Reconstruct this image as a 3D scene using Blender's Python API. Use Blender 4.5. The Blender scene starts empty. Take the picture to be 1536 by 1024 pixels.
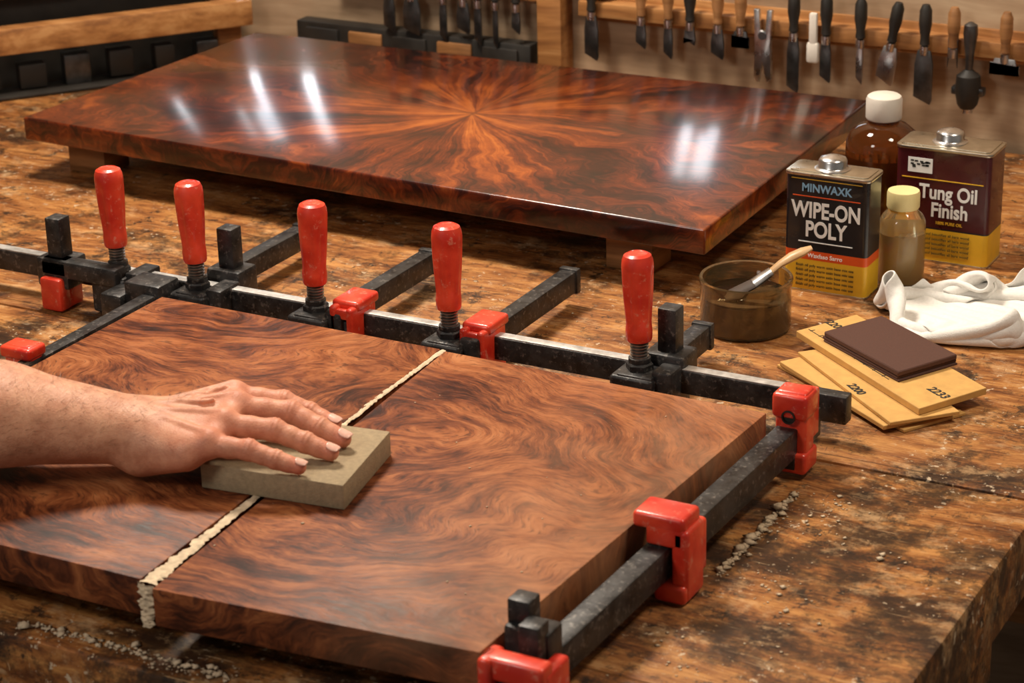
import bpy, bmesh, math, random
import numpy as np
from mathutils import Vector, Matrix, Euler
random.seed(4); RNG=np.random.default_rng(7)
scene=bpy.context.scene
try:
    scene.view_settings.view_transform='Standard'
except Exception: pass

# ------------------------------------------------------------------ node helpers
class NT:
    def __init__(s,name):
        s.m=bpy.data.materials.new(name); s.m.use_nodes=True
        s.t=s.m.node_tree; s.t.nodes.clear()
        s.out=s.t.nodes.new('ShaderNodeOutputMaterial')
        s.p=s.t.nodes.new('ShaderNodeBsdfPrincipled')
        s.t.links.new(s.p.outputs[0],s.out.inputs[0])
        s.co=s.t.nodes.new('ShaderNodeTexCoord').outputs['Object']
    def put(s,sock,v):
        if hasattr(v,'is_output') or isinstance(v,bpy.types.NodeSocket): s.t.links.new(v,sock)
        elif v is not None:
            if isinstance(v,(tuple,list)) and len(v)==3 and sock.type=='RGBA': v=(*v,1)
            sock.default_value=v
    def set(s,**k):
        for a,v in k.items(): s.put(s.p.inputs[a.replace('_',' ')],v)
    def math(s,op,a,b=None,c=None,clamp=False):
        n=s.t.nodes.new('ShaderNodeMath'); n.operation=op; n.use_clamp=clamp
        s.put(n.inputs[0],a)
        if b is not None: s.put(n.inputs[1],b)
        if c is not None: s.put(n.inputs[2],c)
        return n.outputs[0]
    def vm(s,op,a,b=None,scale=None):
        n=s.t.nodes.new('ShaderNodeVectorMath'); n.operation=op
        s.put(n.inputs[0],a)
        if b is not None: s.put(n.inputs[1],b)
        if scale is not None: s.put(n.inputs['Scale'],scale)
        return n.outputs['Value'] if op in('LENGTH','DISTANCE','DOT_PRODUCT') else n.outputs[0]
    def noise(s,vec=None,scale=5,detail=3,rough=.5,dist=0,w=None,col=False):
        n=s.t.nodes.new('ShaderNodeTexNoise')
        if w is not None:
            n.noise_dimensions='1D'; s.put(n.inputs['W'],w)
        else: s.put(n.inputs['Vector'],vec if vec is not None else s.co)
        s.put(n.inputs['Scale'],scale); s.put(n.inputs['Detail'],detail)
        s.put(n.inputs['Roughness'],rough); s.put(n.inputs['Distortion'],dist)
        return n.outputs['Color'] if col else n.outputs['Fac']
    def voro(s,vec,scale,out='Distance'):
        n=s.t.nodes.new('ShaderNodeTexVoronoi'); s.put(n.inputs['Vector'],vec); s.put(n.inputs['Scale'],scale)
        return n.outputs[out]
    def ramp(s,f,stops):
        n=s.t.nodes.new('ShaderNodeValToRGB'); e=n.color_ramp.elements
        while len(e)<len(stops): e.new(.5)
        for el,(p,c) in zip(e,stops):
            el.position=p
            el.color=(c,c,c,1) if isinstance(c,(int,float)) else (*c,1)
        s.put(n.inputs[0],f); return n.outputs[0]
    def mix(s,f,a,b,mode='MIX'):
        n=s.t.nodes.new('ShaderNodeMix'); n.data_type='RGBA'; n.blend_type=mode
        s.put(n.inputs[0],f); s.put(n.inputs[6],a); s.put(n.inputs[7],b); return n.outputs[2]
    def sep(s,v):
        n=s.t.nodes.new('ShaderNodeSeparateXYZ'); s.put(n.inputs[0],v); return n.outputs
    def comb(s,x=0,y=0,z=0):
        n=s.t.nodes.new('ShaderNodeCombineXYZ')
        for i,v in enumerate((x,y,z)): s.put(n.inputs[i],v)
        return n.outputs[0]
    def bump(s,h,strength=.3,dist=.002):
        n=s.t.nodes.new('ShaderNodeBump'); s.put(n.inputs['Height'],h)
        n.inputs['Strength'].default_value=strength; n.inputs['Distance'].default_value=dist
        s.put(s.p.inputs['Normal'],n.outputs[0])
def simple(name,col,rough=.5,metal=0,var=.25,scale=60,bump=0,**k):
    n=NT(name); f=n.noise(scale=scale,detail=4,rough=.6)
    a=tuple(c*(1-var) for c in col); b=tuple(min(1,c*(1+var)) for c in col)
    n.set(Base_Color=n.ramp(f,[(.3,a),(.7,b)]),Metallic=metal)
    n.set(Roughness=n.math('MULTIPLY_ADD',f,.25,rough-.12))
    if bump: n.bump(n.noise(scale=scale*3,detail=3),bump,.001)
    if k: n.set(**k)
    return n.m

# ------------------------------------------------------------------ materials
def m_slab():
    n=NT('walnut_sanded'); c=n.co
    w=n.vm('SUBTRACT',n.noise(c,4.5,3,.5,col=True),(.5,.5,.5))
    w2=n.vm('SUBTRACT',n.noise(c,26,3,.6,col=True),(.5,.5,.5))
    p=n.vm('ADD',n.vm('ADD',c,n.vm('SCALE',w,scale=.085)),n.vm('SCALE',w2,scale=.010))
    L=n.noise(n.vm('MULTIPLY',p,(.75,1.5,1)),3.3,2,.45)
    r=n.vm('DISTANCE',n.vm('MULTIPLY',p,(.9,1.,0)),(.0,-.33,0))
    r2=n.vm('DISTANCE',n.vm('MULTIPLY',p,(.7,1.,0)),(-.27,-.13,0))
    cont=n.math('MULTIPLY_ADD',n.math('MINIMUM',r,r2),2.0,n.math('MULTIPLY',L,.9))
    pp=n.sep(p)
    def along(k,s_,o=0): return n.comb(n.math('MULTIPLY_ADD',cont,k,o),n.math('MULTIPLY',pp[0],s_),n.math('MULTIPLY',pp[1],s_))
    band=n.noise(along(7,5),1.,5,.62)
    mid=n.noise(along(36,14,3),1.,5,.66)
    fine=n.noise(along(170,48,9),1.,3,.6)
    blot=n.noise(c,8,7,.68)
    f=n.math('MULTIPLY_ADD',band,.34,n.math('MULTIPLY_ADD',mid,.27,n.math('MULTIPLY_ADD',fine,.15,n.math('MULTIPLY',blot,.24))))
    col=n.ramp(f,[(.405,(.016,.0045,.0022)),(.45,(.062,.015,.0058)),(.495,(.175,.046,.0145)),(.548,(.315,.102,.033)),(.63,(.45,.18,.070))])
    pore=n.noise(along(300,80),1,2,.5)
    col=n.mix(n.ramp(pore,[(.56,0.),(.68,.6)]),col,(.030,.009,.005))
    x=n.sep(c)
    dust=n.math('MULTIPLY',n.ramp(n.math('ADD',x[0],n.math('MULTIPLY',n.noise(c,9,4,.6),.12)),[(.10,0.),(.31,.60)]),n.ramp(n.noise(c,14,4,.6),[(.35,.25),(.65,.9)]))
    col=n.mix(dust,col,(.54,.27,.14))
    n.set(Base_Color=col,Roughness=n.math('MULTIPLY_ADD',fine,.25,.38)); n.p.inputs['Specular IOR Level'].default_value=.24
    n.bump(n.math('ADD',pore,fine),.2,.001); return n.m
def m_table():
    n=NT('polished_crotch_veneer'); c=n.vm('SUBTRACT',n.co,(-.477,.587,0))
    w=n.vm('SUBTRACT',n.noise(n.co,4.2,4,.55,col=True),(.5,.5,.5)); wa=n.sep(w)
    x,y,z=n.sep(c); ax=n.math('ABSOLUTE',x); ay=n.math('ABSOLUTE',y)
    r=n.vm('LENGTH',n.comb(x,y,0))
    th=n.math('ARCTAN2',ay,n.math('ADD',ax,.004))
    th2=n.math('MULTIPLY_ADD',wa[0],n.math('MULTIPLY_ADD',r,2.6,.25),th)
    r2=n.math('MULTIPLY_ADD',wa[1],.30,r)
    sy=n.math('MULTIPLY',n.math('SIGN',y),3.)
    def v(a,b,zz): return n.comb(n.math('MULTIPLY',th2,a),n.math('MULTIPLY',r2,b),n.math('ADD',n.math('MULTIPLY',z,zz),sy))
    big=n.noise(v(3.6,2.4,12),1.,3,.5)
    mid=n.noise(v(15,7,30),1.,5,.64)
    fine=n.noise(v(70,18,60),1.,4,.6)
    iso=n.noise(n.vm('ADD',n.co,n.vm('SCALE',w,scale=.12)),11,7,.68)
    f=n.math('MULTIPLY_ADD',big,.34,n.math('MULTIPLY_ADD',mid,.27,n.math('MULTIPLY_ADD',fine,.15,n.math('MULTIPLY',iso,.24))))
    g=n.math('MULTIPLY',n.ramp(r,[(0.,1.),(.10,.62),(.38,0.)]),.095)
    f=n.math('ADD',f,g)
    col=n.ramp(f,[(.425,(.008,.0015,.001)),(.485,(.038,.005,.0018)),(.545,(.145,.023,.0045)),(.615,(.35,.078,.011)),(.71,(.64,.21,.038))])
    seam=n.math('MAXIMUM',n.ramp(ax,[(.0006,1.),(.0016,0.)]),n.ramp(ay,[(.0006,1.),(.0016,0.)]))
    col=n.mix(n.math('MULTIPLY',seam,.55),col,(.012,.003,.002))
    n.set(Base_Color=col,Roughness=.35,Coat_Weight=1.,Coat_Roughness=n.math('MULTIPLY_ADD',iso,.06,.125))
    n.p.inputs['Coat IOR'].default_value=1.5; n.p.inputs['Specular IOR Level'].default_value=.2
    return n.m
def m_bench():
    n=NT('bench_worn_wood'); c=n.co
    w=n.vm('SUBTRACT',n.noise(c,3,4,.55,col=True),(.5,.5,.5))
    p=n.vm('ADD',c,n.vm('SCALE',w,scale=.07))
    g=n.noise(n.vm('MULTIPLY',p,(9,40,30)),1,8,.70)
    g2=n.noise(n.vm('MULTIPLY',p,(40,330,100)),1,3,.6)
    f=n.math('MULTIPLY_ADD',g,.7,n.math('MULTIPLY',g2,.3))
    col=n.ramp(f,[(.38,(.10,.030,.008)),(.48,(.29,.105,.026)),(.60,(.52,.24,.070))])
    x,y,z=n.sep(c)
    st=n.noise(n.vm('MULTIPLY',p,(1,1.3,1)),7,10,.77)
    st=n.math('ADD',st,n.ramp(n.math('MULTIPLY_ADD',y,-.5,.5),[(.40,0.),(.62,.045)]))
    col=n.mix(n.ramp(st,[(.505,0.),(.555,.6),(.62,.93)]),col,(.020,.010,.006))
    spk=n.noise(c,34,7,.78); sm_=n.noise(c,7,3,.5)
    col=n.mix(n.math('MULTIPLY',n.ramp(spk,[(.55,0.),(.60,.9)]),n.ramp(sm_,[(.40,0.),(.52,1.)])),col,(.018,.010,.006))
    pale=n.noise(n.vm('MULTIPLY',p,(1.,1.5,1)),15,8,.78)
    col=n.mix(n.ramp(pale,[(.53,0.),(.66,.6)]),col,(.64,.40,.20))
    # scratches
    for k,(sc,of) in enumerate((((14,420,50),0.),((260,30,50),5.),((150,210,50),9.))):
        s_=n.noise(n.vm('ADD',n.vm('MULTIPLY',p,sc),(of,of,0)),1,2,.5)
        col=n.mix(n.ramp(s_,[(.69,0.),(.73,.55)]),col,(.58,.38,.20) if k!=1 else (.02,.01,.006))
    ws=n.noise(c,95,4,.65); wm=n.noise(n.vm('ADD',c,(3,1,0)),9,3,.5)
    col=n.mix(n.math('MULTIPLY',n.ramp(ws,[(.61,0.),(.645,.85)]),n.ramp(wm,[(.48,0.),(.57,1.)])),col,(.62,.49,.34))
    fr=n.math('FRACT',n.math('MULTIPLY_ADD',y,2.1,.62))
    gap=n.ramp(n.math('ABSOLUTE',n.math('SUBTRACT',fr,.5)),[(.0,1.),(.003,0.)])
    col=n.mix(n.math('MULTIPLY',gap,.5),col,(.012,.006,.004))
    n.set(Base_Color=col,Roughness=n.math('MULTIPLY_ADD',st,-.6,.78)); n.p.inputs['Specular IOR Level'].default_value=.38
    n.bump(n.math('SUBTRACT',n.math('MULTIPLY_ADD',st,.8,f),gap),.5,.003); return n.m
def m_wood(name,a,b,cc,sc=(4,4,60),rough=.5):
    n=NT(name); p=n.vm('ADD',n.co,n.vm('SCALE',n.vm('SUBTRACT',n.noise(n.co,4,2,.5,col=True),(.5,.5,.5)),scale=.04))
    f=n.noise(n.vm('MULTIPLY',p,sc),1,5,.6)
    n.set(Base_Color=n.ramp(f,[(.36,a),(.5,b),(.64,cc)]),Roughness=rough); n.bump(f,.15,.001); return n.m
def m_skin():
    n=NT('skin')
    a=n.t.nodes.new('ShaderNodeAttribute'); a.attribute_name='red'
    mott=n.noise(scale=55,detail=6,rough=.7)
    base=n.ramp(mott,[(.36,(.47,.205,.117)),(.64,(.65,.335,.205))])
    f=n.math('MULTIPLY',a.outputs['Fac'],.74,clamp=True)
    col=n.mix(f,base,(.60,.165,.105))
    n.set(Base_Color=col,Roughness=.52,Subsurface_Weight=.12)
    n.p.inputs['Specular IOR Level'].default_value=.38
    n.p.inputs['Subsurface Radius'].default_value=(.010,.004,.002)
    n.p.inputs['Subsurface Scale'].default_value=.4
    v=n.voro(n.vm('ADD',n.co,n.vm('SCALE',n.noise(scale=60,col=True),scale=.01)),620)
    cr=n.noise(n.vm('MULTIPLY',n.co,(420,90,200)),1,3,.6)
    big=n.noise(n.vm('MULTIPLY',n.co,(150,60,80)),1,3,.6)
    n.bump(n.math('MULTIPLY_ADD',big,1.3,n.math('MULTIPLY_ADD',cr,.9,n.math('MULTIPLY',v,.6))),.30,.001); return n.m
def m_clampblack():
    n=NT('clamp_black_steel'); f=n.noise(scale=35,detail=6,rough=.7); s=n.noise(scale=170,detail=4,rough=.65)
    col=n.ramp(f,[(.38,(.014,.014,.015)),(.62,(.055,.053,.052))])
    col=n.mix(n.ramp(s,[(.56,0.),(.68,.55)]),col,(.24,.22,.20))
    n.set(Base_Color=col,Metallic=.35,Roughness=n.math('MULTIPLY_ADD',f,.4,.24)); n.bump(s,.35,.001); return n.m
def m_red():
    n=NT('red_enamel'); f=n.noise(scale=30,detail=4); s=n.noise(scale=110,detail=5,rough=.7)
    col=n.ramp(f,[(.38,(.60,.024,.011)),(.62,(.82,.068,.028))])
    col=n.mix(n.ramp(s,[(.58,0.),(.66,.5)]),col,(.75,.32,.22))
    n.set(Base_Color=col,Roughness=.36,Coat_Weight=.25); n.bump(n.noise(scale=120,detail=3),.2,.001); return n.m
SLAB=m_slab(); TABLE=m_table(); BENCH=m_bench(); SKIN=m_skin(); BLK=m_clampblack(); RED=m_red()
STEEL=simple('bright_steel',(.62,.62,.62),.28,1.,.15,50)
BARTOP=simple('bar_top_highlight',(.60,.59,.57),.40,.5,.3,70)  # pale steel for the bar top, its highlight put into the colour
DSTEEL=simple('dark_steel',(.12,.12,.12),.33,.9,.3,60)
SCREW=simple('screw_steel',(.34,.32,.30),.33,.9,.3,90)
WALLW=m_wood('wall_plywood',(.27,.175,.10),(.40,.27,.165),(.52,.38,.245),(3,3,22),.6)
RACKW=m_wood('rack_pine',(.24,.095,.028),(.38,.165,.050),(.50,.25,.09),(3,30,60),.5)
OAK=m_wood('lumber_oak',(.14,.056,.018),(.26,.115,.038),(.38,.18,.068),(5,5,60),.5)
DARKB=simple('dark_box',(.016,.013,.010),.55,0,.5,20)
FLOORM=m_wood('floor_boards',(.10,.06,.035),(.16,.10,.06),(.22,.14,.09),(2,30,5),.6)
PLAST=simple('plaster_warm',(.36,.27,.19),.8,0,.08,6)
FILL=simple('wood_filler',(.60,.47,.32),.9,0,.25,120,.8)
BLOCKM=simple('sanding_block_foam',(.33,.25,.15),.9,0,.16,220,.6)
TAN=simple('sandpaper_backing',(.60,.34,.10),.7,0,.12,60)
GRITB=simple('sandpaper_grit_brown',(.085,.034,.022),.85,0,.2,500,.5)
INK=simple('ink_black',(.02,.02,.018),.6,0,.1)
RAGM=simple('cotton_white',(.82,.80,.76),.9,0,.06,300,.5)
CANB=simple('can_black_paint',(.010,.011,.014),.3,.0,.2,40,Coat_Weight=.3)
CANM=simple('can_maroon_paint',(.060,.006,.009),.3,0,.2,40,Coat_Weight=.3)
CANY=simple('can_yellow_paint',(.74,.43,.025),.35,0,.08,40)
CANO=simple('can_orange_paint',(.70,.09,.015),.35,0,.08,40)
TIN=simple('tin',(.55,.50,.40),.3,1.,.15,60)
WHITE=simple('print_white',(.88,.88,.85),.4,0,.03)
BLUEP=simple('print_blue',(.25,.45,.65),.4,0,.03)
CAPW=simple('cap_white',(.76,.70,.62),.4,0,.04)
CAPY=simple('cap_cream',(.82,.68,.32),.4,0,.04)
NAIL=simple('fingernail',(.74,.43,.34),.25,0,.05,80)
def glass(name,col,rough=.03,tw=.92,ior=1.45):
    n=NT(name); f=n.noise(scale=12,detail=2)
    n.set(Base_Color=n.ramp(f,[(.3,tuple(c*.85 for c in col)),(.7,col)]),Roughness=rough,Transmission_Weight=tw,IOR=ior); return n.m
AMBER=glass('amber_glass',(.42,.15,.04)); LIQ=simple('amber_liquid',(.10,.022,.006),.15,0,.2,10,Coat_Weight=.5)
OLIVE=glass('clear_plastic',(.95,.84,.52)); LIQ2=simple('oil_liquid',(.36,.19,.035),.2,0,.2,10,Coat_Weight=.5)
SMOKE=glass('smoked_glass',(.62,.45,.23)); FINISH=simple('dark_finish',(.012,.007,.004),.06,0,.2,8,Coat_Weight=1.)
FIN2=simple('finish_through_glass',(.085,.048,.018),.25,0,.3,12,Coat_Weight=.6)
BRW=m_wood('brush_handle_wood',(.50,.30,.14),(.62,.40,.20),(.70,.48,.26),(20,20,20),.4)
BRISTLE=simple('bristle',(.05,.03,.02),.7)

# ------------------------------------------------------------------ mesh builder
class MB:
    def __init__(s,name): s.name=name; s.bm=bmesh.new(); s.mats=[]
    def mi(s,m):
        if m not in s.mats: s.mats.append(m)
        return s.mats.index(m)
    def merge(s,b,mat,M=None):
        i=s.mi(mat)
        if M is not None: bmesh.ops.transform(b,matrix=M,verts=b.verts)
        bmesh.ops.recalc_face_normals(b,faces=b.faces)
        for f in b.faces: f.material_index=i; f.smooth=True
        t=bpy.data.meshes.new('t'); b.to_mesh(t); s.bm.from_mesh(t); bpy.data.meshes.remove(t); b.free()
    def box(s,c,size,mat,rot=(0,0,0),bev=.0015,seg=2):
        b=bmesh.new(); bmesh.ops.create_cube(b,size=1)
        bmesh.ops.scale(b,vec=Vector(size),verts=b.verts)
        if bev>0: bmesh.ops.bevel(b,geom=b.edges[:],offset=min(bev,min(size)*.45),segments=seg,profile=.5,affect='EDGES')
        s.merge(b,mat,Matrix.Translation(c)@Euler(rot).to_matrix().to_4x4())
    def prism(s,poly,z0,z1,mat,bev=.0015,seg=2,M=None,jit=None):
        b=bmesh.new(); lo=[b.verts.new((x,y,z0)) for x,y in poly]; hi=[b.verts.new((x,y,z1)) for x,y in poly]
        n=len(poly); b.faces.new(lo[::-1]); b.faces.new(hi)
        for i in range(n): b.faces.new((lo[i],lo[(i+1)%n],hi[(i+1)%n],hi[i]))
        bmesh.ops.recalc_face_normals(b,faces=b.faces)
        if bev>0: bmesh.ops.bevel(b,geom=b.edges[:],offset=bev,segments=seg,profile=.5,affect='EDGES')
        s.merge(b,mat,M)
    def lathe(s,prof,mat,c=(0,0,0),n=32,rot=(0,0,0),mod=None,M=None):
        b=bmesh.new(); rings=[]
        for r,z in prof:
            ring=[]
            for k in range(n):
                t=2*math.pi*k/n; q=mod(t,z,r) if mod else r
                ring.append(b.verts.new((q*math.cos(t),q*math.sin(t),z)))
            rings.append(ring)
        for a,d in zip(rings,rings[1:]):
            for k in range(n): b.faces.new((a[k],a[(k+1)%n],d[(k+1)%n],d[k]))
        b.faces.new(rings[0][::-1]); b.faces.new(rings[-1])
        s.merge(b,mat,M if M is not None else Matrix.Translation(c)@Euler(rot).to_matrix().to_4x4())
    def tube(s,pts,rad,mat,n=10,sx=1.,sz=1.):
        b=bmesh.new(); P=[Vector(p) for p in pts]; rings=[]
        for i,p in enumerate(P):
            t=(P[min(i+1,len(P)-1)]-P[max(i-1,0)]).normalized()
            up=Vector((0,0,1)) if abs(t.z)<.9 else Vector((0,1,0))
            a=t.cross(up).normalized(); c=a.cross(t).normalized(); r=rad[i] if isinstance(rad,(list,tuple)) else rad
            rings.append([b.verts.new(p+a*math.cos(2*math.pi*k/n)*r*sx+c*math.sin(2*math.pi*k/n)*r*sz) for k in range(n)])
        for u,v in zip(rings,rings[1:]):
            for k in range(n): b.faces.new((u[k],u[(k+1)%n],v[(k+1)%n],v[k]))
        b.faces.new(rings[0][::-1]); b.faces.new(rings[-1]); s.merge(b,mat)
    def done(s,parent=None,ang=38):
        me=bpy.data.meshes.new(s.name); s.bm.to_mesh(me); s.bm.free()
        for m in s.mats: me.materials.append(m)
        try: me.set_sharp_from_angle(angle=math.radians(ang))
        except Exception: pass
        o=bpy.data.objects.new(s.name,me); scene.collection.objects.link(o)
        if parent: o.parent=parent
        return o
def obj_pydata(name,V,F,mat,parent=None):
    me=bpy.data.meshes.new(name); me.from_pydata([tuple(v) for v in V],[],[tuple(f) for f in F]); me.update()
    me.materials.append(mat)
    for p in me.polygons: p.use_smooth=True
    o=bpy.data.objects.new(name,me); scene.collection.objects.link(o)
    if parent: o.parent=parent
    return o
def text(name,body,loc,size,mat,parent,rotz=0,sx=1.,bold=.0,flat=False,align='CENTER'):
    cu=bpy.data.curves.new(name,'FONT'); cu.body=body; cu.size=size; cu.align_x=align; cu.align_y='CENTER'
    cu.extrude=.0002; cu.offset=bold; cu.materials.append(mat)
    o=bpy.data.objects.new(name,cu); scene.collection.objects.link(o)
    o.location=loc; o.rotation_euler=(0 if flat else math.pi/2,0,rotz); o.scale=(sx,1,1)
    o.parent=parent; return o

# ------------------------------------------------------------------ room
WY=.997; ZF=-.88; ZC=1.75
b=MB('floor'); b.box((0,-.6,ZF-.02),(6.4,4.4,.04),FLOORM,bev=0); b.done()
b=MB('ceiling'); b.box((0,-.6,ZC+.03),(6.4,4.4,.05),PLAST,bev=0); b.done()
b=MB('wall_left'); b.box((-2.6,-.6,.43),(.06,3.4,2.66),PLAST,bev=0); b.done()
Z0,Z1=.125,.44; Z2=.195
b=MB('wall_back'); y=WY+.03
def wp(x0,x1,z0,z1): b.box(((x0+x1)/2,y,(z0+z1)/2),(x1-x0,.06,z1-z0),WALLW,bev=0)
wp(-2.6,2.6,ZF,Z0); wp(-2.6,2.6,Z1,ZC); wp(-2.6,-1.40,Z0,Z1); wp(-.98,-.375,Z0,Z1); wp(-.245,2.6,Z0,Z1); wp(-.375,-.245,Z0,Z2)
b.done()
def m_pane():
    n=NT('window_daylight'); n.t.nodes.remove(n.p)
    e=n.t.nodes.new('ShaderNodeEmission'); f=n.noise(scale=14,detail=4)
    n.put(e.inputs[0],n.ramp(f,[(.38,(.50,.58,.66)),(.62,(.97,.98,1.))])); e.inputs[1].default_value=6.0
    n.t.links.new(e.outputs[0],n.out.inputs[0]); return n.m
PANE=m_pane()
for i,(x0,x1,z0,z1) in enumerate([(-1.40,-.98,Z0,Z1),(-.375,-.245,Z2,Z1)]):
    w=MB('window_%d'%(i+1))
    w.box(((x0+x1)/2,WY+.045,(z0+z1)/2),(x1-x0-.004,.006,z1-z0-.004),PANE,bev=0)
    for a,d in ([(-1.398,-1.370),(-1.343,-1.230),(-1.208,-1.192),(-1.140,-1.062),(-1.026,-.982)] if i==0 else [(-.373,-.348),(-.322,-.316),(-.278,-.247)]):
        w.box(((a+d)/2,WY+.03,(z0+z1)/2),(d-a,.02,z1-z0-.004),DARKB,bev=.002)
    w.box(((x0+x1)/2,WY+.028,z0+.005),(x1-x0-.004,.024,.006),OAK)
    w.box(((x0+x1)/2,WY+.028,z1-.008),(x1-x0-.004,.024,.012),OAK)
    w.done()

# ------------------------------------------------------------------ workbench
b=MB('workbench')
b.box((-.7,.455,-.04),(2.4,1.05,.08),BENCH,bev=.004)
b.box((-.7,-.385,-.04),(2.4,.626,.08),BENCH,bev=.005)
b.box((-.7,-.388,-.13),(2.34,.56,.10),BENCH,bev=.004)
for x in (-1.78,.40):
    for yy in (-.60,.88): b.box((x,yy,-.48),(.11,.11,.80),BENCH,bev=.005)
b.box((-.7,.88,-.60),(2.1,.06,.10),OAK); b.box((-.7,-.60,-.60),(2.1,.06,.10),OAK)
b.done()

# ------------------------------------------------------------------ polished table
b=MB('polished_tabletop')
b.prism([(-1.035,.325),(-.001,.278),(-.014,.857),(-1.006,.845)],.056,.088,TABLE,bev=.0028,seg=3)
b.prism([(-1.0,.36),(-.04,.315),(-.05,.82),(-.975,.81)],.046,.0555,OAK,bev=.001)
for (x,yy) in ((-.125,.362),(-.975,.405),(-.10,.79),(-.95,.79)): b.box((x,yy,.0232),(.062,.055,.0455),OAK,bev=.002)
b.done()

# ------------------------------------------------------------------ slabs
def board(poly):
    b=MB('walnut_board'); b.prism(poly,.030,.065,SLAB,bev=.0012,seg=2); return b.done()
board([(-.481,-.112),(-.124,-.116),(-.096,-.664),(-.485,-.668)])
board([(-.117,-.119),(.242,-.126),(.218,-.648),(-.077,-.674)])
b=MB('support_batten')
b.box((-.13,-.20,.0148),(.66,.05,.0292),OAK); b.box((-.13,-.56,.0148),(.64,.05,.0292),OAK); b.done()
def strip(pts,w,hgt,seed,n,m=9,side=False):
    r=np.random.default_rng(seed); P=np.array(pts,float); L=np.r_[0,np.cumsum(np.linalg.norm(np.diff(P,axis=0),axis=1))]
    s=np.linspace(0,L[-1],n); C=np.stack([np.interp(s,L,P[:,k]) for k in range(3)],1)
    T=np.gradient(C,axis=0); T/=np.linalg.norm(T,axis=1)[:,None]; V=[];F=[]
    up=np.array([0,0,1.]) if not side else np.array([0,-1.,0])
    def lfn(k): 
        q=r.normal(size=max(4,n//k)+2); return np.interp(np.linspace(0,len(q)-1,n),np.arange(len(q)),q)
    e0=1+.20*lfn(9)+.14*lfn(3); e1=1+.20*lfn(9)+.14*lfn(3)
    hh=[.75+.25*lfn(5)+.15*lfn(2) for _ in range(m)]
    for i in range(n):
        a=np.cross(T[i],up); a/=np.linalg.norm(a); ww=np.interp(i/(n-1),np.linspace(0,1,len(w)),w)
        for k in range(m):
            t=-1+2*k/(m-1); q=ww*(e0[i] if t<0 else e1[i])
            V.append(C[i]+a*t*q+up*(hgt*max(0,1-t*t)**.45*hh[k][i]-.0004))
    for i in range(n-1):
        for k in range(m-1): F.append((i*m+k,(i+1)*m+k,(i+1)*m+k+1,i*m+k+1))
    return V,F
V=[];F=[]
for a in [([(-.1205,-.117,.0645),(-.1170,-.25,.0645),(-.1080,-.38,.0645),(-.0985,-.50,.0645),(-.0910,-.60,.0645),(-.0868,-.667,.0645)],[.0030,.0028,.0034,.0040,.0050,.0085],.0013,1,620),
 ([(-.0868,-.6685,.0650),(-.0870,-.6695,.050),(-.0865,-.671,.033),(-.0860,-.672,.026)],[.0085,.0080,.007,.005],.0030,2,90,9,True)]:
    v,f=strip(*a); o=len(V); V+=v; F+=[tuple(i+o for i in q) for q in f]
obj_pydata('wood_filler_seam',V,F,FILL)
V=[];F=[]
def crumb(x,y,z,r):
    o=len(V)
    for dx,dy,dz in ((1,0,0),(-1,0,0),(0,1,0),(0,-1,0),(0,0,1),(0,0,-1)):
        q=r*RNG.uniform(.5,1.6); V.append((x+dx*q,y+dy*q,z+dz*q*.4+r*.4))
    for a,c_,d in ((0,2,4),(2,1,4),(1,3,4),(3,0,4),(2,0,5),(1,2,5),(3,1,5),(0,3,5)): F.append((o+a,o+c_,o+d))
def cl(): return abs(RNG.normal())**1.5
for _ in range(46):
    cx=.29+abs(RNG.normal())*.045; cy=RNG.uniform(-.60,-.14)
    for _ in range(RNG.integers(2,12)): crumb(cx+RNG.normal()*.010,cy+RNG.normal()*.014,0,.0004+.0008*cl())
for _ in range(420): crumb(.282+abs(RNG.normal())*.003,RNG.uniform(-.34,-.15),0,.0006+.0011*cl())
for _ in range(300): crumb(RNG.uniform(-.22,-.0),-.675+RNG.normal()*.003,0,.0005+.0012*cl())
for _ in range(14):
    cx=RNG.uniform(-.22,.15)
    for _ in range(8): crumb(cx+RNG.normal()*.012,-.686+RNG.normal()*.004,0,.0004+.0006*cl())
for _ in range(140): crumb(RNG.uniform(-.45,.01),RNG.uniform(.02,.24),0,.0003+.0006*cl())
for _ in range(60): crumb(RNG.uniform(-.1,.2),RNG.uniform(-.6,-.15),.065,.0003+.0004*cl())
obj_pydata('sawdust_crumbs',V,F,FILL)

# ------------------------------------------------------------------ clamps
def handle(b,x,y,z0,tilt=(0,0,0)):
    M=Matrix.Translation((x,y,z0))@Euler(tilt).to_matrix().to_4x4()
    def L(prof,mat,n=32,mod=None): b.lathe(prof,mat,n=n,mod=mod,M=M)
    L([(.014,-.004),(.0145,-.002),(.0145,.004),(.0125,.006)],BLK,6)
    L([(.0105,.004),(.0115,.006),(.0115,.011),(.009,.012)],BLK,24)
    pr=[(.006,.008)]; z=.011
    while z<.031: pr+=[(.0068,z),(.0096,z+.0009),(.0096,z+.0018),(.0068,z+.0027)]; z+=.0034
    pr.append((.007,.034)); L(pr,SCREW,24)
    prof=[(.0105,.029),(.0125,.0295),(.0135,.032),(.0138,.040),(.0132,.047),(.0138,.056),(.0150,.070),(.0160,.086),(.0165,.100),(.0165,.110),(.0158,.116),(.0140,.1205),(.0105,.1225),(.0100,.1220),(.0060,.1225),(.001,.1228)]
    zz=np.linspace(prof[3][1],prof[9][1],22); rr=np.interp(zz,[p[1] for p in prof[:12]],[p[0] for p in prof[:12]])
    prof=prof[:3]+list(zip(rr,zz))+prof[10:]
    def md(t,z,r):
        w=max(0,min(1,(z-.046)/.008))*max(0,min(1,(.108-z)/.012))
        return r*(1-.15*w*(.5+.5*math.cos(6*t))**1.5)
    L(prof,RED,60,md)
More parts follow.
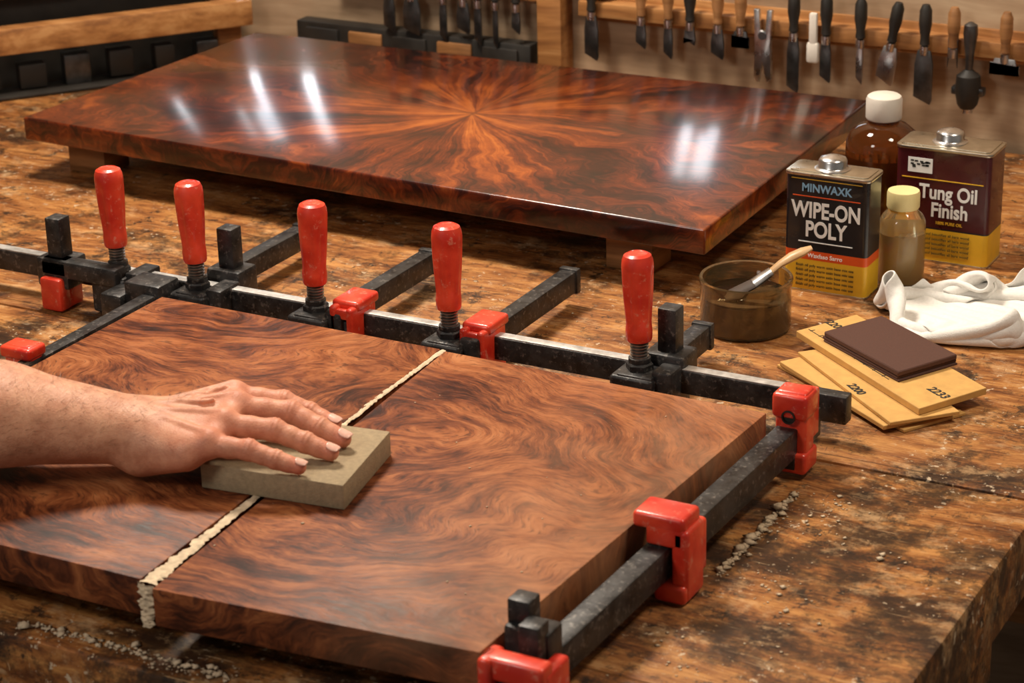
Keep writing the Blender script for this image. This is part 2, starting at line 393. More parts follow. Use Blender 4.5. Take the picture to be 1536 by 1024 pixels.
def cbar(b,p0,p1,w,h,mat=BLK,top=False):
    p0=Vector(p0);p1=Vector(p1);d=p1-p0;c=(p0+p1)/2; a=math.atan2(d.y,d.x)
    b.box(c,(d.length,w,h),mat,rot=(0,0,a),bev=.0018)
    if top: b.box(c+Vector((0,0,h/2+.0003)),(d.length-.002,w*.85,.0016),BARTOP,rot=(0,0,a),bev=.0005)
def ijaw(b,c,s,mat=RED,rot=0):
    w,d,h=s; R=Matrix.Rotation(rot,3,'Z')
    def bx(o,sz,m=mat,bv=.004): b.box(Vector(c)+R@Vector(o),sz,m,rot=(0,0,rot),bev=bv,seg=3)
    bx((0,0,0),(w,d*.72,h)); bx((0,0,h*.33),(w*1.12,d,h*.30)); bx((0,0,-h*.36),(w*1.12,d,h*.26))
zb=.037
b=MB('bar_clamp')
cbar(b,(-.98,-.024,zb),(.285,-.024,zb),.015,.026,top=True)
for x in (-.70,): b.box((x,-.024,zb),(.022,.024,.034),BLK,bev=.003)
b.box((.268,-.024,zb),(.040,.017,.030),BLK,bev=.002)
b.done()
hs=[(-.603,-.032),(-.487,-.038),(-.326,-.041),(-.153,-.047),(.069,-.044)]
cross=[None,(-.505,.208),(-.317,.193),(-.136,.205),(.072,.112)]
posts=[(-.677,-.044),(-.472,.008),None,None,(.089,-.012)]
for i,(hx,hy) in enumerate(hs):
    b=MB('bar_clamp')
    b.box((hx,hy,.026),(.048,.048,.044),BLK,bev=.004,seg=3)
    b.box((hx+.003,hy-.003,.046),(.040,.038,.008),BLK,bev=.003)
    b.box((hx+.030,hy+.006,.034),(.022,.040,.042),BLK,bev=.003)
    handle(b,hx,hy,.0515,tilt=(math.radians(random.uniform(-1.5,1.5)),math.radians(random.uniform(-1.5,1.5)),random.random()))
    if cross[i]:
        cx,cy=cross[i]; cbar(b,(cx,-.02,.032),(cx,cy,.032),.020,.026)
        b.box((cx,cy-.004,.032),(.024,.010,.030),BLK,bev=.002)
        if i in (2,3):
            jx=hx+.040 if i==2 else hx+.030
            b.box((jx+.011,-.030,.032),(.009,.050,.060),RED,bev=.003,seg=3); b.box((jx-.010,-.030,.040),(.009,.050,.046),RED,bev=.003,seg=3)
            b.box((jx,-.022,.061),(.034,.046,.012),RED,bev=.004,seg=3); b.box((jx+.001,-.050,.054),(.026,.008,.012),RED,bev=.003)
            b.box((jx+.001,-.046,.030),(.012,.008,.030),BLK,bev=.002)
    if posts[i]:
        px,py=posts[i]; b.box((px,py,.078),(.021,.021,.064),BLK,bev=.002)
        b.box((px,py,.045),(.046,.038,.036),BLK,bev=.004)
        b.box((px,py,.020),(.032,.032,.036),RED if i==0 else BLK,bev=.004)
    if i==0:
        b.box((hx-.036,hy-.020,.052),(.110,.022,.022),BLK,bev=.004)
        b.box((hx+.03,-.06,.03),(.03,.06,.03),BLK,bev=.004)
        b.box((hx-.072,hy-.030,.022),(.030,.020,.040),RED,bev=.004)
    b.done()
b=MB('bar_clamp'); cbar(b,(-.525,-.06,.037),(-.520,-.62,.037),.018,.024)
ijaw(b,(-.535,-.285,.042),(.036,.030,.044)); b.box((-.535,-.06,.035),(.05,.04,.05),BLK,bev=.004); b.done()
# right bar with three red jaws
b=MB('bar_clamp'); cbar(b,(.262,-.06,.036),(.248,-.655,.036),.022,.030)
ijaw(b,(.264,-.108,.046),(.032,.034,.084))
b.lathe([(.0070,0),(.0070,.003),(.0055,.0032),(.0050,.001)],DARKB,c=(.264,-.1235,.064),rot=(math.pi/2,0,0),n=24)  # dark disc, and the patch below: painted shade of a hole and recess
b.box((.264,-.1252,.0165),(.015,.003,.013),DARKB,bev=.001)
b.box((.264,-.080,.050),(.018,.03,.05),RED,bev=.003)
b.box((.2555,-.384,.0735),(.049,.036,.015),RED,bev=.004,seg=3)
b.box((.262,-.384,.062),(.036,.036,.020),RED,bev=.003,seg=3)
b.box((.276,-.384,.036),(.016,.036,.068),RED,bev=.004,seg=3)
b.box((.268,-.392,.010),(.030,.028,.018),RED,bev=.004,seg=3)
b.box((.272,-.362,.040),(.018,.018,.050),RED,bev=.004,seg=3)
b.box((.228,-.648,.042),(.012,.028,.052),RED,bev=.004,seg=3)
b.box((.272,-.632,.030),(.014,.040,.060),RED,bev=.004,seg=3); b.box((.250,-.648,.058),(.056,.020,.020),RED,bev=.004,seg=3)
b.box((.243,-.606,.062),(.040,.026,.028),BLK,bev=.003); b.box((.233,-.602,.078),(.020,.020,.036),BLK,bev=.002)
b.box((.252,-.622,.070),(.018,.020,.034),BLK,bev=.002)
b.done()

# ------------------------------------------------------------------ sanding block
b=MB('sanding_block')
b.prism([(-.011,-.481),(-.034,-.363),(-.172,-.381),(-.153,-.497)],.0652,.0893,BLOCKM,bev=.0012,seg=2); b.done()

# ------------------------------------------------------------------ hand & forearm (smooth distance field -> surface nets)
h=.0012; lo=np.array([-.50,-.700,.062]); hi=np.array([-.028,-.345,.215])
N=np.ceil((hi-lo)/h).astype(int); D=np.full(N,.05,np.float32)
def block(pmin,pmax):
    i0=np.clip(((pmin-lo)/h).astype(int),0,N-1); i1=np.clip(((pmax-lo)/h).astype(int)+1,1,N)
    ax=[(lo[k]+h*np.arange(i0[k],i1[k])).astype(np.float32) for k in range(3)]
    return tuple(slice(i0[k],i1[k]) for k in range(3)),ax[0][:,None,None],ax[1][None,:,None],ax[2][None,None,:]
def capd(X,Y,Z,a,c,ra,rb):
    d=c-a; L=float(d@d)+1e-12
    t=np.clip(((X-a[0])*d[0]+(Y-a[1])*d[1]+(Z-a[2])*d[2])/L,0,1)
    return np.sqrt((X-a[0]-t*d[0])**2+(Y-a[1]-t*d[1])**2+(Z-a[2]-t*d[2])**2)-(ra+(rb-ra)*t)
def smin(a,c,k):
    q=np.maximum(k-np.abs(a-c),0)/k; return np.minimum(a,c)-q*q*k*.25
def cap(a,c,ra,rb,k=.01):
    a=np.array(a,float);c=np.array(c,float);m=max(ra,rb)+.016
    sl,X,Y,Z=block(np.minimum(a,c)-m,np.maximum(a,c)+m)
    D[sl]=smin(D[sl],capd(X,Y,Z,a,c,ra,rb).astype(np.float32),k)
A=lambda *v: np.array(v,float)
W0=A(-.226,-.494,.106); F1=A(-.330,-.556,.128); F2=A(-.46,-.634,.160)
pd=A(-.48,.87,0)
for sgn in (-1,1):
    cap(W0+pd*.0135*sgn,F1+pd*.014*sgn,.0225,.037,.02)
    cap(F1+pd*.014*sgn,F2+pd*.014*sgn,.037,.047,.02)
cap(W0+A(0,0,.002),F1,.024,.040,.02)
mcp={'i':A(-.171,-.412,.1185),'m':A(-.151,-.437,.1215),'r':A(-.141,-.472,.1195),'p':A(-.139,-.500,.1115)}
for k_,o,r0_,r1_ in (('i',.012,.021,.0130),('m',.004,.021,.0130),('r',-.006,.021,.0125),('p',-.014,.020,.0118)):
    cap(W0+pd*o+A(.004,.003,-.001),mcp[k_],r0_,r1_,.016)
cap(mcp['i'],mcp['m'],.0106,.0106,.008); cap(mcp['m'],mcp['r'],.0106,.0102,.008); cap(mcp['r'],mcp['p'],.0102,.0096,.008)
cap((-.178,-.425,.108),(-.155,-.470,.105),.014,.013,.014)
cap((-.210,-.505,.092),(-.158,-.510,.1020),.0215,.0150,.014)
cap((-.206,-.470,.098),(-.178,-.418,.098),.019,.014,.014)
for k_ in 'imrp':
    q=mcp[k_]; cap(q+A(.001,0,.0056),q+A(-.004,-.001,.0050),.0098,.0076,.004)
    s0=W0+(q-W0)*.25+A(0,0,.0194); cap(s0,q+A(-.003,0,.0115),.0028,.0038,.0035)
cap(W0+pd*-.016+A(-.012,-.004,.012),W0+pd*-.016+A(-.016,-.006,.012),.010,.010,.012)
def wob(p,q,n,am,r):
    P=[np.array(p)+(np.array(q)-np.array(p))*i/n+np.r_[RNG.normal(size=2)*am,0] for i in range(n+1)]
    for u,v in zip(P,P[1:]): cap(u,v,r,r,.003)
wob(A(-.222,-.487,.1285),A(-.165,-.455,.1335),6,.002,.0019); wob(A(-.20,-.465,.1290),A(-.168,-.425,.1325),5,.002,.0018)
fing={'i':[mcp['i'],A(-.1285,-.395,.1140),A(-.1040,-.3895,.1055),A(-.0790,-.3895,.0990)],
 'm':[mcp['m'],A(-.1060,-.4165,.1160),A(-.0755,-.4165,.1065),A(-.0530,-.4145,.0990)],
 'r':[mcp['r'],A(-.0985,-.4550,.1155),A(-.0700,-.4485,.1060),A(-.0470,-.4445,.0990)],
 'p':[mcp['p'],A(-.1010,-.4925,.1110),A(-.0765,-.4870,.1040),A(-.0565,-.4815,.0985)]}
rad={'i':(.0118,.0102,.0090,.0080),'m':(.0120,.0106,.0094,.0083),'r':(.0116,.0101,.0090,.0080),'p':(.0106,.0090,.0080,.0071)}
for k_,P in fing.items():
    R=rad[k_]; m=.022
    sl,X,Y,Z=block(np.min(P,axis=0)-m,np.max(P,axis=0)+m); Fd=None
    for j in range(3):
        mid=(P[j]+P[j+1])/2-A(0,0,.0004); rm=(R[j]+R[j+1])/2*.95
        for a_,c_,ra,rb in ((P[j],mid,R[j],rm),(mid,P[j+1],rm,R[j+1])):
            d=capd(X,Y,Z,a_,c_,ra,rb).astype(np.float32); Fd=d if Fd is None else smin(Fd,d,.004)
    for j in (1,2):
        t=P[j+1]-P[j-1]; t/=np.linalg.norm(t)
        s_=(X-P[j][0])*t[0]+(Y-P[j][1])*t[1]+(Z-P[j][2])*t[2]
        up=np.clip((Z-P[j][2])/.006,0,1); rr2=np.exp(-((X-P[j][0])**2+(Y-P[j][1])**2+(Z-P[j][2])**2)/.014**2)
        Fd=Fd+(.0009*np.cos(2*np.pi*s_/.0044)*np.exp(-(s_/.0055)**2)*up*rr2).astype(np.float32)-(.0009*np.exp(-(s_/.006)**2)*rr2).astype(np.float32)
    D[sl]=smin(D[sl],Fd.astype(np.float32),.004)
T=[A(-.200,-.452,.097),A(-.182,-.402,.094),A(-.160,-.3705,.0865),A(-.136,-.3625,.0785)]
for a_,c_,ra,rb in zip(T,T[1:],(.017,.0125,.0105),(.0125,.0105,.0085)): cap(a_,c_,ra,rb,.008)
def nets(D):
    s=D<0; c=np.zeros(np.array(D.shape)-1,np.uint8); sh=c.shape
    offs=[(i,j,k) for i in(0,1) for j in(0,1) for k in(0,1)]
    for o in offs: c+=s[o[0]:o[0]+sh[0],o[1]:o[1]+sh[1],o[2]:o[2]+sh[2]]
    I=np.argwhere((c>0)&(c<8)); idx=np.full(sh,-1,np.int32); idx[tuple(I.T)]=np.arange(len(I))
    val={o:D[I[:,0]+o[0],I[:,1]+o[1],I[:,2]+o[2]] for o in offs}
    acc=np.zeros((len(I),3)); cnt=np.zeros(len(I))
    for a in offs:
        for ax in range(3):
            if a[ax]==0:
                e=list(a); e[ax]=1; e=tuple(e); va,vb=val[a],val[e]; cr=(va<0)!=(vb<0)
                t=np.where(cr,va/np.where(cr,va-vb,1),0); p=np.tile(np.array(a,float),(len(I),1)); p[:,ax]=t
                acc+=p*cr[:,None]; cnt+=cr
    V=(I+acc/cnt[:,None])*h+lo; F=[]
    for ax in range(3):
        b1,b2=(ax+1)%3,(ax+2)%3
        s0=[slice(None)]*3; s1=[slice(None)]*3; s0[ax]=slice(0,-1); s1[ax]=slice(1,None)
        E=np.argwhere(s[tuple(s0)]!=s[tuple(s1)])
        E=E[(E[:,b1]>0)&(E[:,b2]>0)&(E[:,b1]<sh[b1])&(E[:,b2]<sh[b2])]
        ins=s[tuple(E.T)]
        q=[]
        for o1,o2 in((-1,-1),(0,-1),(0,0),(-1,0)):
            G=E.copy(); G[:,b1]+=o1; G[:,b2]+=o2; q.append(idx[tuple(G.T)])
        Q=np.stack(q,1); Q[~ins]=Q[~ins][:,::-1]; F.append(Q)
    return V,np.concatenate(F)
V,F=nets(D); del D
arm=obj_pydata('human_arm',V,F.tolist(),SKIN)
red=np.zeros(len(V))
for k_,P in fing.items():
    for j,am,sg in ((0,.65,.013),(1,.7,.009),(2,.4,.007),(3,.9,.010)):
        red+=am*np.exp(-(((V-P[j])/sg)**2).sum(1))
red+=.30*np.clip((V[:,0]+.21)/.05,0,1)
at=arm.data.attributes.new('red','FLOAT','POINT'); at.data.foreach_set('value',red.astype(np.float32))
sm=arm.modifiers.new('smooth','SMOOTH'); sm.factor=.5; sm.iterations=1
for k_,P in fing.items():
    t=(P[3]-P[2]); t/=np.linalg.norm(t); side=np.cross(t,A(0,0,1)); side/=np.linalg.norm(side); up=np.cross(side,t)
    R=rad[k_][3]; c=P[3]+t*.0015; VV=[];FF=[]; nu,nv=13,13
    for i in range(nu):
        for j in range(nv):
            u=-1+2*i/(nu-1); v=-1+2*j/(nv-1)
            uu=u*math.sqrt(1-v*v*.45); vv=v*math.sqrt(1-u*u*.35)
            ang=uu*.85
            p=c+side*math.sin(ang)*(R+.0004)+up*(math.cos(ang)*(R+.0004)+.0001)+t*(vv*R*.80)-up*max(0,vv)**2*R*.16
            VV.append(p)
    for i in range(nu-1):
        for j in range(nv-1): FF.append((i*nv+j,(i+1)*nv+j,(i+1)*nv+j+1,i*nv+j+1))
    o=obj_pydata('fingernail_'+k_,VV,FF,NAIL,arm); so=o.modifiers.new('th','SOLIDIFY'); so.thickness=.0005; so.offset=0
HAIR=simple('arm_hair',(.16,.08,.035),.5)
VV=[];FF=[]; ax=(W0-F1)/np.linalg.norm(W0-F1)
cand=V[(V[:,0]<-.19)&(V[:,0]>-.42)&(V[:,2]>.108)]
pick=cand[RNG.integers(0,len(cand),1500)]
for p in pick:
    d=ax*RNG.uniform(.4,1.)+A(RNG.normal()*.3,RNG.normal()*.3,.25); d/=np.linalg.norm(d)
    l=RNG.uniform(.005,.011); w=np.cross(d,A(0,0,1)); w/=np.linalg.norm(w); w*=.00014
    o=len(VV); VV+= [p-w,p+w,p+d*l*.5+A(0,0,.0008)+w*.7,p+d*l*.5+A(0,0,.0008)-w*.7,p+d*l+A(0,0,-.0002)]
    FF+=[(o,o+1,o+2,o+3),(o+3,o+2,o+4)]
obj_pydata('arm_hair',VV,FF,HAIR,arm)

# ------------------------------------------------------------------ cans
def can(name,x0,yf,w,d,hh,body,bands,ang=0.0):
    M=Matrix.Translation((x0,yf,0))@Matrix.Rotation(ang,4,'Z')
    b=MB(name)
    def rr(x0,x1,y0,y1,r,n=6):
        P=[]
        for cx,cy,a0 in ((x1-r,y0+r,-90),(x1-r,y1-r,0),(x0+r,y1-r,90),(x0+r,y0+r,180)):
            for i in range(n+1):
                a=math.radians(a0+90*i/n); P.append((cx+r*math.cos(a),cy+r*math.sin(a)))
        return P
    zz=[0]+[q[0] for q in bands]+[hh]; ms=[q[1] for q in bands]+[body]
    for i in range(len(zz)-1):
        b.prism(rr(0,w,0,d,.006),zz[i] if i else .002,zz[i+1],ms[i],bev=0,M=M)
    b.prism(rr(-.001,w+.001,-.001,d+.001,.007),0,.003,TIN,bev=.0006,M=M)
    b.prism(rr(-.0015,w+.0015,-.0015,d+.0015,.0075),hh-.001,hh+.003,TIN,bev=.0008,M=M)
    b.prism(rr(.003,w-.003,.003,d-.003,.005),hh+.003,hh+.0042,TIN,bev=.0004,M=M)
    Mc=M@Matrix.Translation((w/2-.002,d/2,hh+.003))
    b.lathe([(.021,0),(.021,.002),(.018,.003),(.0165,.005),(.0165,.0115),(.0150,.014),(.010,.016),(.004,.0175),(.001,.018)],STEEL,M=Mc,n=36)
    return b,M
x0c=.065
b,M=can('metal_can',x0c,.357,.101,.046,.142,CANB,[(.040,CANY),(.051,CANO)])
c1=b.done()
t=lambda nm,s_,x,z,sz,m,sx=1,bo=0: text(nm,s_,(x0c+x,.3563,z),sz,m,c1,0,sx,bo)
t('label_brand','MINWAXK',.0505,.127,.0135,BLUEP,.92,.0003)
t('label_title_a','WIPE-ON',.0505,.100,.0265,WHITE,.75,.0007)
t('label_title_b','POLY',.0505,.077,.0265,WHITE,.78,.0007)
t('label_band','Waxfaso Sarro',.0505,.0455,.007,WHITE,1,.0001)
for i in range(5): t('label_small_%d'%i,'finish oil poly warm satin base mix use',.0505,.033-.006*i,.0048,INK,.95,0)
d=MB('label_rules')
cx=x0c+.0505
d.box((cx,.3565,.117),(.082,.0008,.0010),CANO,bev=0); d.box((cx,.3565,.0620),(.066,.0008,.0010),WHITE,bev=0); d.box((cx,.3565,.1375),(.086,.0008,.0008),CANY,bev=0); d.done(c1)
x0d=.144; yf=.512
b,M=can('metal_can',x0d,yf,.116,.058,.140,CANM,[(.042,CANY),(.044,CANB)])
c2=b.done()
t=lambda nm,s_,x,z,sz,m,sx=1,bo=0: text(nm,s_,(x0d+x,yf-.0007,z),sz,m,c2,0,sx,bo)
t('label_title_a','Tung Oil',.066,.088,.0245,WHITE,.82,.0006); t('label_title_b','Finish',.068,.066,.0245,WHITE,.82,.0006)
t('label_band','100% PURE OIL',.068,.051,.005,CANY,1,.0001)
for i in range(5): t('label_small_%d'%i,'protects and beautifies all bare wood',.058,.036-.006*i,.0048,INK,1,0)
d=MB('label_rules'); d.box((x0d+.058,yf-.0004,.104),(.100,.0008,.0010),CANY,bev=0)
d.box((x0d+.030,yf-.0004,.120),(.030,.0008,.018),WHITE,bev=0)
for i in range(14): d.box((x0d+.018+.024*random.random(),yf-.0008,.114+.012*random.random()),(.004,.0006,.002),INK,bev=0)
d.done(c2)

# ------------------------------------------------------------------ bottles
b=MB('amber_bottle'); c=(.088,.622,0); S=1.12; Hh=.93
P=lambda L: [(r*S,z*Hh) for r,z in L]
b.lathe(P([(.036,0),(.040,.003),(.041,.010),(.041,.105),(.0405,.118),(.036,.130),(.026,.140),(.018,.144),(.017,.150),(.017,.154)]),AMBER,c=c,n=48)
b.lathe(P([(.035,.003),(.039,.008),(.0392,.090),(.0388,.100)]),LIQ,c=c,n=40)
b.lathe(P([(.0185,.148),(.0195,.150),(.0195,.175),(.0185,.179),(.016,.181),(.001,.1815)]),CAPW,c=c,n=72,mod=lambda t,z,r: r*(1+.025*math.cos(36*t)) if .139<z<.164 else r); b.done()
b=MB('oil_bottle'); c=(.182,.431,0)
b.lathe([(.023,0),(.0262,.002),(.0272,.008),(.0272,.068),(.0265,.078),(.023,.085),(.018,.090),(.0165,.092),(.0165,.098)],OLIVE,c=c,n=40)
b.lathe([(.0225,.003),(.0255,.006),(.0257,.062),(.0254,.064)],LIQ2,c=c,n=40)
b.lathe([(.0180,.093),(.0188,.095),(.0188,.111),(.018,.114),(.001,.1145)],CAPY,c=c,n=60,mod=lambda t,z,r: r*(1+.02*math.cos(30*t)) if .094<z<.112 else r); b.done()

# ------------------------------------------------------------------ jar with finish and brush
b=MB('finish_jar'); c=(.073,.224,0)
b.lathe([(.046,0),(.050,.002),(.051,.006),(.051,.052),(.052,.054),(.0525,.060),(.0515,.0615),(.0485,.0605),(.0480,.049),(.0478,.040)],SMOKE,c=c,n=56)
b.lathe([(.045,.002),(.0475,.004),(.0477,.038),(.0477,.0388)],FIN2,c=c,n=48)
b.lathe([(.0475,.0388),(.0475,.041),(.047,.0413)],FINISH,c=c,n=48)
j=b.done()
text('floating_label','Jm.ch',(.062,.203,.0418),.010,WHITE,j,.3,1,.0001,True)
b=MB('paint_brush')
b.tube([(.136,.260,.092),(.128,.254,.088),(.118,.246,.083),(.108,.238,.076),(.100,.232,.068)],[.004,.0075,.0080,.0060,.0055],BRW,12,1.,.6)
b.tube([(.100,.232,.068),(.084,.220,.055)],[.0075,.0085],STEEL,12,1.2,.6)
b.tube([(.084,.220,.055),(.070,.210,.047),(.058,.202,.043)],[.0085,.0095,.006],BRISTLE,12,1.3,.5)
b.done()

# ------------------------------------------------------------------ sandpaper stack
b=MB('sandpaper_stack')
def sheet(P,z,th,mat,bev=.0006): b.prism(P,z,z+th,mat,bev=bev,seg=1)
sheet([(.150,.128),(.330,.022),(.372,.090),(.192,.196)],.0003,.0035,TAN)
sheet([(.154,.126),(.312,.012),(.366,.082),(.205,.200)],.0040,.0048,TAN)
sheet([(.165,.150),(.318,.014),(.372,.070),(.222,.205)],.0090,.0040,TAN)
sheet([(.148,.188),(.338,.042),(.383,.122),(.190,.262)],.0132,.0075,TAN)
sheet([(.186,.171),(.297,.097),(.337,.168),(.226,.242)],.0208,.0022,GRITB)
sheet([(.184,.173),(.295,.099),(.335,.170),(.224,.244)],.0231,.0030,GRITB)
sheet([(.186,.172),(.296,.098),(.336,.169),(.226,.243)],.0262,.0060,GRITB,.0012)
s_=b.done()
text('grit_mark_a','2233',(.343,.088,.0209),.015,INK,s_,-.62,1,.0003,True)
text('grit_mark_b','220',(.178,.222,.0209),.015,INK,s_,-.62,1,.0003,True)
text('grit_mark_c','2200',(.258,.079,.0133),.014,INK,s_,-.75,1,.0003,True)
d=MB('backing_print')
for i in range(9):
    q=.01+i*.018; d.box((.152+q*.79+.004,.190-q*.61+.012,.0209),(.001,.006,.0004),INK,rot=(0,0,-.65),bev=0)
d.box((.222,.149,.0209),(.16,.0008,.0004),INK,rot=(0,0,-.655),bev=0); d.done(s_)

# ------------------------------------------------------------------ rag: cloth sheet crumpled by drawing it into a small area
n=72; Lc=.36; sp=Lc/(n-1)
u,v=np.meshgrid(np.linspace(-.5,.5,n),np.linspace(-.5,.5,n),indexing='ij')
rs=np.random.default_rng(23)
def lf(k,am):
    a=np.zeros((n,n))
    for _ in range(8):
        kx,ky=rs.uniform(-k,k,2); a+=np.sin(kx*u*6.28+ky*v*6.28+rs.uniform(0,6.28))
    return a*am
e1=np.array([.88,.47]); e2=np.array([-.47,.88]); CT=np.array([.314,.356])
S1=u*Lc; S2=v*Lc
X=np.stack([S1,S2,.012+np.abs(lf(2.0,.005))],2); Xp=X.copy()
def solve(X,di,dj,rest,k):
    if dj>=0: A_=X[0:n-di,0:n-dj]; B_=X[di:n,dj:n]
    else: A_=X[0:n-di,-dj:n]; B_=X[di:n,0:n+dj]
    d=B_-A_; L=np.linalg.norm(d,axis=2,keepdims=True)+1e-9; c=d*((L-rest)/L)*.5*k
    G=np.zeros_like(X)
    if dj>=0: G[0:n-di,0:n-dj]+=c; G[di:n,dj:n]-=c
    else: G[0:n-di,-dj:n]+=c; G[di:n,0:n+dj]-=c
    return G
steps=300
for it in range(steps):
    q=min(1,it/(steps*.8)); ra=.26+( .132-.26)*q; rb=.26+(.084-.26)*q
    vel=(X-Xp)*.90; Xp=X.copy(); X=X+vel; X[:,:,2]-=.00007
    for _ in range(7):
        G=(solve(X,1,0,sp,.5)+solve(X,0,1,sp,.5)+solve(X,1,1,sp*1.414,.25)+solve(X,1,-1,sp*1.414,.25)
           +solve(X,5,0,sp*4.6,.13)+solve(X,0,5,sp*4.6,.13)+solve(X,2,0,sp*1.97,.16)+solve(X,0,2,sp*1.97,.16))
        X=X+G*.5
        th=np.arctan2(X[:,:,1]/rb,X[:,:,0]/ra)
        lim=1+.10*np.sin(3*th+1)+.07*np.sin(5*th+2)
        rho=np.sqrt((X[:,:,0]/ra)**2+(X[:,:,1]/rb)**2); f_=np.where(rho>lim,lim/np.maximum(rho,1e-6),1.)
        X[:,:,0]*=f_; X[:,:,1]*=f_
        X[:,:,2]=np.clip(X[:,:,2],.0025,.062)
Y=np.stack([CT[0]+X[:,:,0]*e1[0]+X[:,:,1]*e2[0],CT[1]+X[:,:,0]*e1[1]+X[:,:,1]*e2[1],.0025+(X[:,:,2]-.0025)*.95],2)
F=[(i*n+j,(i+1)*n+j,(i+1)*n+j+1,i*n+j+1) for i in range(n-1) for j in range(n-1)]
rag=obj_pydata('cotton_rag',Y.reshape(-1,3),F,RAGM)
sm=rag.modifiers.new('sm','SMOOTH'); sm.iterations=4
so=rag.modifiers.new('t','SOLIDIFY'); so.thickness=.0026; so.offset=0
ss=rag.modifiers.new('s','SUBSURF'); ss.levels=1; ss.render_levels=2

# ------------------------------------------------------------------ tool rack on the back wall
def wx(u_): return -.489+(u_-900)*.00101
def wz(u_,v_): return .1265+.0000971*(u_-900)-.00095*(v_-25)
b=MB('tool_rack')
b.box((.06,WY-.016,.144),(1.14,.032,.022),RACKW); b.box((.06,WY-.003,.144),(1.14,.006,.045),RACKW)
b.box((-.555,WY-.02,.10),(.040,.04,.22),RACKW); b.box((-.50,WY-.012,.186),(.07,.024,.05),RACKW)
b.box((-.76,WY-.012,.155),(.36,.024,.020),RACKW)
b.done()
def chis(nm,x,zt,zb_,w,hm=DSTEEL,bm_=DSTEEL,yy=WY-.040,tilt=0):
    b=MB(nm); zm=.137
    M=Matrix.Translation((x,yy,zm))@Matrix.Rotation(tilt,4,'Y')
    b.lathe([(.004,0),(.007,.003),(.006,.012),(.009,.03),(.0085,.05),(.005,.058)],hm,M=M@Matrix.Translation((0,0,.006)),n=16)
    b.lathe([(.006,-.006),(.0065,0),(.0065,.006)],STEEL,M=M,n=16)
    P=[(-w*.35,0),(w*.35,0),(w*.5,-.02),(w*.5,zb_-zm+.006),(w*.42,zb_-zm),(-w*.5,zb_-zm+.010),(-w*.5,-.02)]
    b.prism(P,-.0018,.0018,bm_,bev=.0004,M=M@Matrix.Rotation(math.pi/2,4,'X'))
    b.done()
hw=OAK
tools=[('file',905,85,.022,DARKB,DSTEEL),('chisel',985,66,.016,hw,DSTEEL),('chisel',1028,82,.014,hw,DSTEEL),('chisel',1062,60,.018,DARKB,DSTEEL),
('chisel',1105,82,.020,hw,DSTEEL),('file',1140,56,.026,hw,DSTEEL),('marking_knife',1220,132,.018,DARKB,DSTEEL),('file',1268,116,.016,DARKB,DSTEEL),
('file',1318,118,.010,DARKB,STEEL),('chisel',1410,146,.026,DARKB,DSTEEL),('scraper',1522,95,.040,hw,STEEL),('gouge',1450,50,.014,hw,DSTEEL),
('file',1560,120,.02,hw,DSTEEL),('file',1610,120,.02,hw,DSTEEL),('chisel',1680,130,.02,hw,DSTEEL)]
for nm,u_,vb,w,hm,bm_ in tools: chis(nm,wx(u_),.19,wz(u_,vb),w,hm,bm_)
chis('putty_knife',wx(1362),.19,wz(1355,118),.026,DARKB,STEEL,tilt=.16)
for u_,vb,w in ((560,40,.02),(600,45,.03),(655,56,.012),(690,44,.022),(715,62,.012),(745,68,.008),(780,44,.014)):
    chis('chisel',wx(u_)+.0,.19,wz(u_,vb),w,DARKB,DSTEEL)
b=MB('pliers'); x=wx(1175); y_=WY-.040
b.prism([(-.014,.03),(-.006,.03),(-.004,0),(.004,0),(.006,.03),(.014,.03),(.012,-.02),(.014,-.070),(.006,-.076),(0,-.045),(-.006,-.076),(-.013,-.070),(-.012,-.02)],-.004,.004,STEEL,bev=.001,M=Matrix.Translation((x,y_,.142))@Matrix.Rotation(math.pi/2,4,'X'))
b.lathe([(.006,-.006),(.006,.006)],DSTEEL,c=(x,y_,.135),rot=(math.pi/2,0,0),n=20); b.done()
b=MB('hand_drill'); x=wx(1475)
b.lathe([(.006,.02),(.016,.012),(.018,-.01),(.014,-.028),(.010,-.034)],DARKB,c=(x,WY-.045,.098),n=24)
b.box((x,WY-.042,.088),(.046,.016,.012),DSTEEL,bev=.003); b.lathe([(.005,0),(.006,.02),(.010,.05),(.009,.062),(.003,.066)],DSTEEL,c=(x,WY-.045,.118),n=16)
b.lathe([(.008,0),(.0075,.016)],STEEL,c=(x,WY-.045,.058),n=16); b.done()
b=MB('dusting_brush'); x=wx(1250)
b.box((x,WY-.042,.150),(.012,.008,.050),CAPW,bev=.003); b.box((x,WY-.042,.118),(.018,.010,.030),CAPW,bev=.004); b.done()

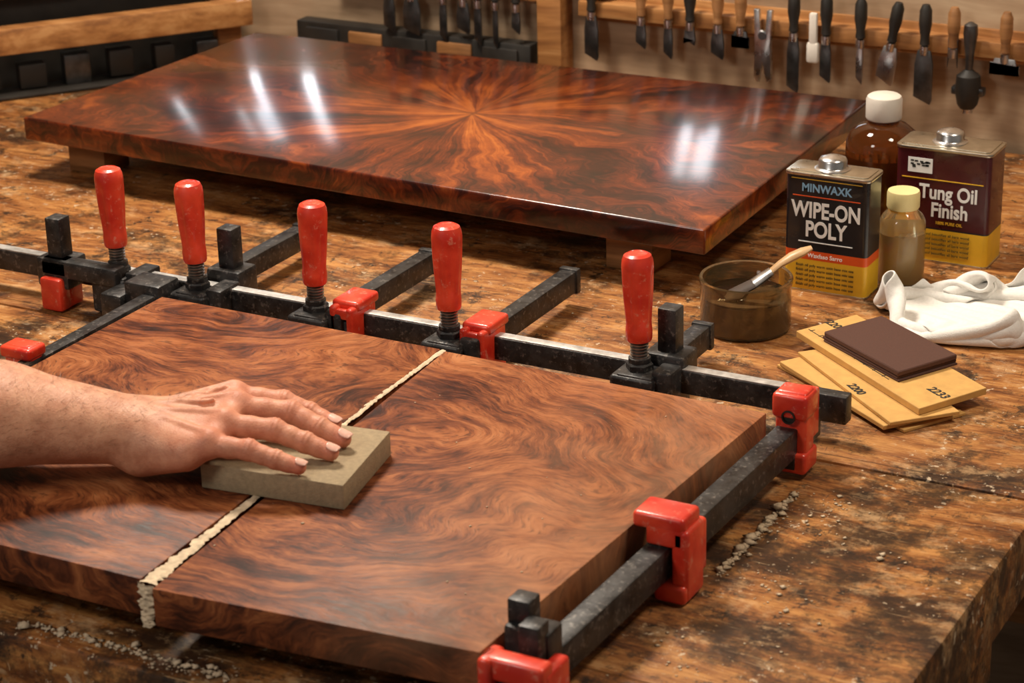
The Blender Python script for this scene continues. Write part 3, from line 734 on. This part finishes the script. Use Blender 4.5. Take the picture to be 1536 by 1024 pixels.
# ------------------------------------------------------------------ lumber shelf at the back left
b=MB('lumber_rack'); a=math.atan2(.79,.62); dv=Vector((.62,.79,0))
def lp(s,z,L,w,hh,mat,off=0):
    p=Vector((-1.066,.930,0))-dv*s+Vector((-.79,.62,0))*off; b.box((p.x,p.y,z),(L,w,hh),mat,rot=(0,0,a),bev=.002)
lp(.36,.0925,.72,.03,.040,RACKW,.02); lp(.38,.165,.72,.03,.030,RACKW,.06)
lp(.03,.125,.04,.03,.25,OAK,.06); lp(.68,.125,.04,.03,.25,OAK,.06)
for i in range(9): lp(.07+.07*i,.026+.008*random.random(),.03+.03*random.random(),.03,.035+.012*random.random(),DARKB if i%3 else DSTEEL,.05)
lp(.36,.10,.72,.01,.20,DARKB,.085); lp(.36,.004,.70,.06,.006,DARKB,.04)
b.done()
b=MB('dark_slat_panel')  # dark panel with slats, low on the back wall
b.box((-.80,WY-.020,.040),(.42,.030,.08),DARKB,bev=.003)
for i in range(5): b.box((-.96+.080*i,WY-.038,.040),(.060,.006,.064),OAK if i%2 else DARKB,bev=.002)
b.done()

# ------------------------------------------------------------------ lights
def area(nm,loc,tgt,size,power,col,sy=None):
    l=bpy.data.lights.new(nm,'AREA'); l.shape='RECTANGLE'; l.size=size; l.size_y=sy or size; l.energy=power; l.color=col
    o=bpy.data.objects.new(nm,l); scene.collection.objects.link(o); o.location=loc
    o.rotation_euler=(Vector(tgt)-Vector(loc)).to_track_quat('-Z','Y').to_euler()
area('ceiling_lamp',(-.75,.30,1.68),(-.2,-.1,0),.40,47,(1,.89,.75),.35)
area('ceiling_lamp',(1.0,.1,1.68),(.1,.0,0),.40,17,(1,.87,.70),.35)
area('work_lamp',(-.5,-1.7,1.3),(-.1,-.2,0),.45,10,(1,.93,.84))
w=bpy.data.worlds.new('World'); scene.world=w; w.use_nodes=True
bg=w.node_tree.nodes['Background']; bg.inputs[0].default_value=(1,.92,.82,1); bg.inputs[1].default_value=.17

# ------------------------------------------------------------------ camera
cam=bpy.data.cameras.new('Camera'); co=bpy.data.objects.new('Camera',cam); scene.collection.objects.link(co)
r=Vector((.8800,.4743,-.0247)); u=Vector((-.1564,.3386,.9279)); fw=Vector((-.4484,.8127,-.3721))
Mx=Matrix((r,u,-fw)).transposed().to_4x4(); Mx.translation=(1.,-2.,.95); co.matrix_world=Mx
cam.sensor_width=36; cam.lens=3437.2/1536*36; cam.clip_start=.05
cam.dof.use_dof=True; cam.dof.focus_distance=2.42; cam.dof.aperture_fstop=10
scene.camera=co
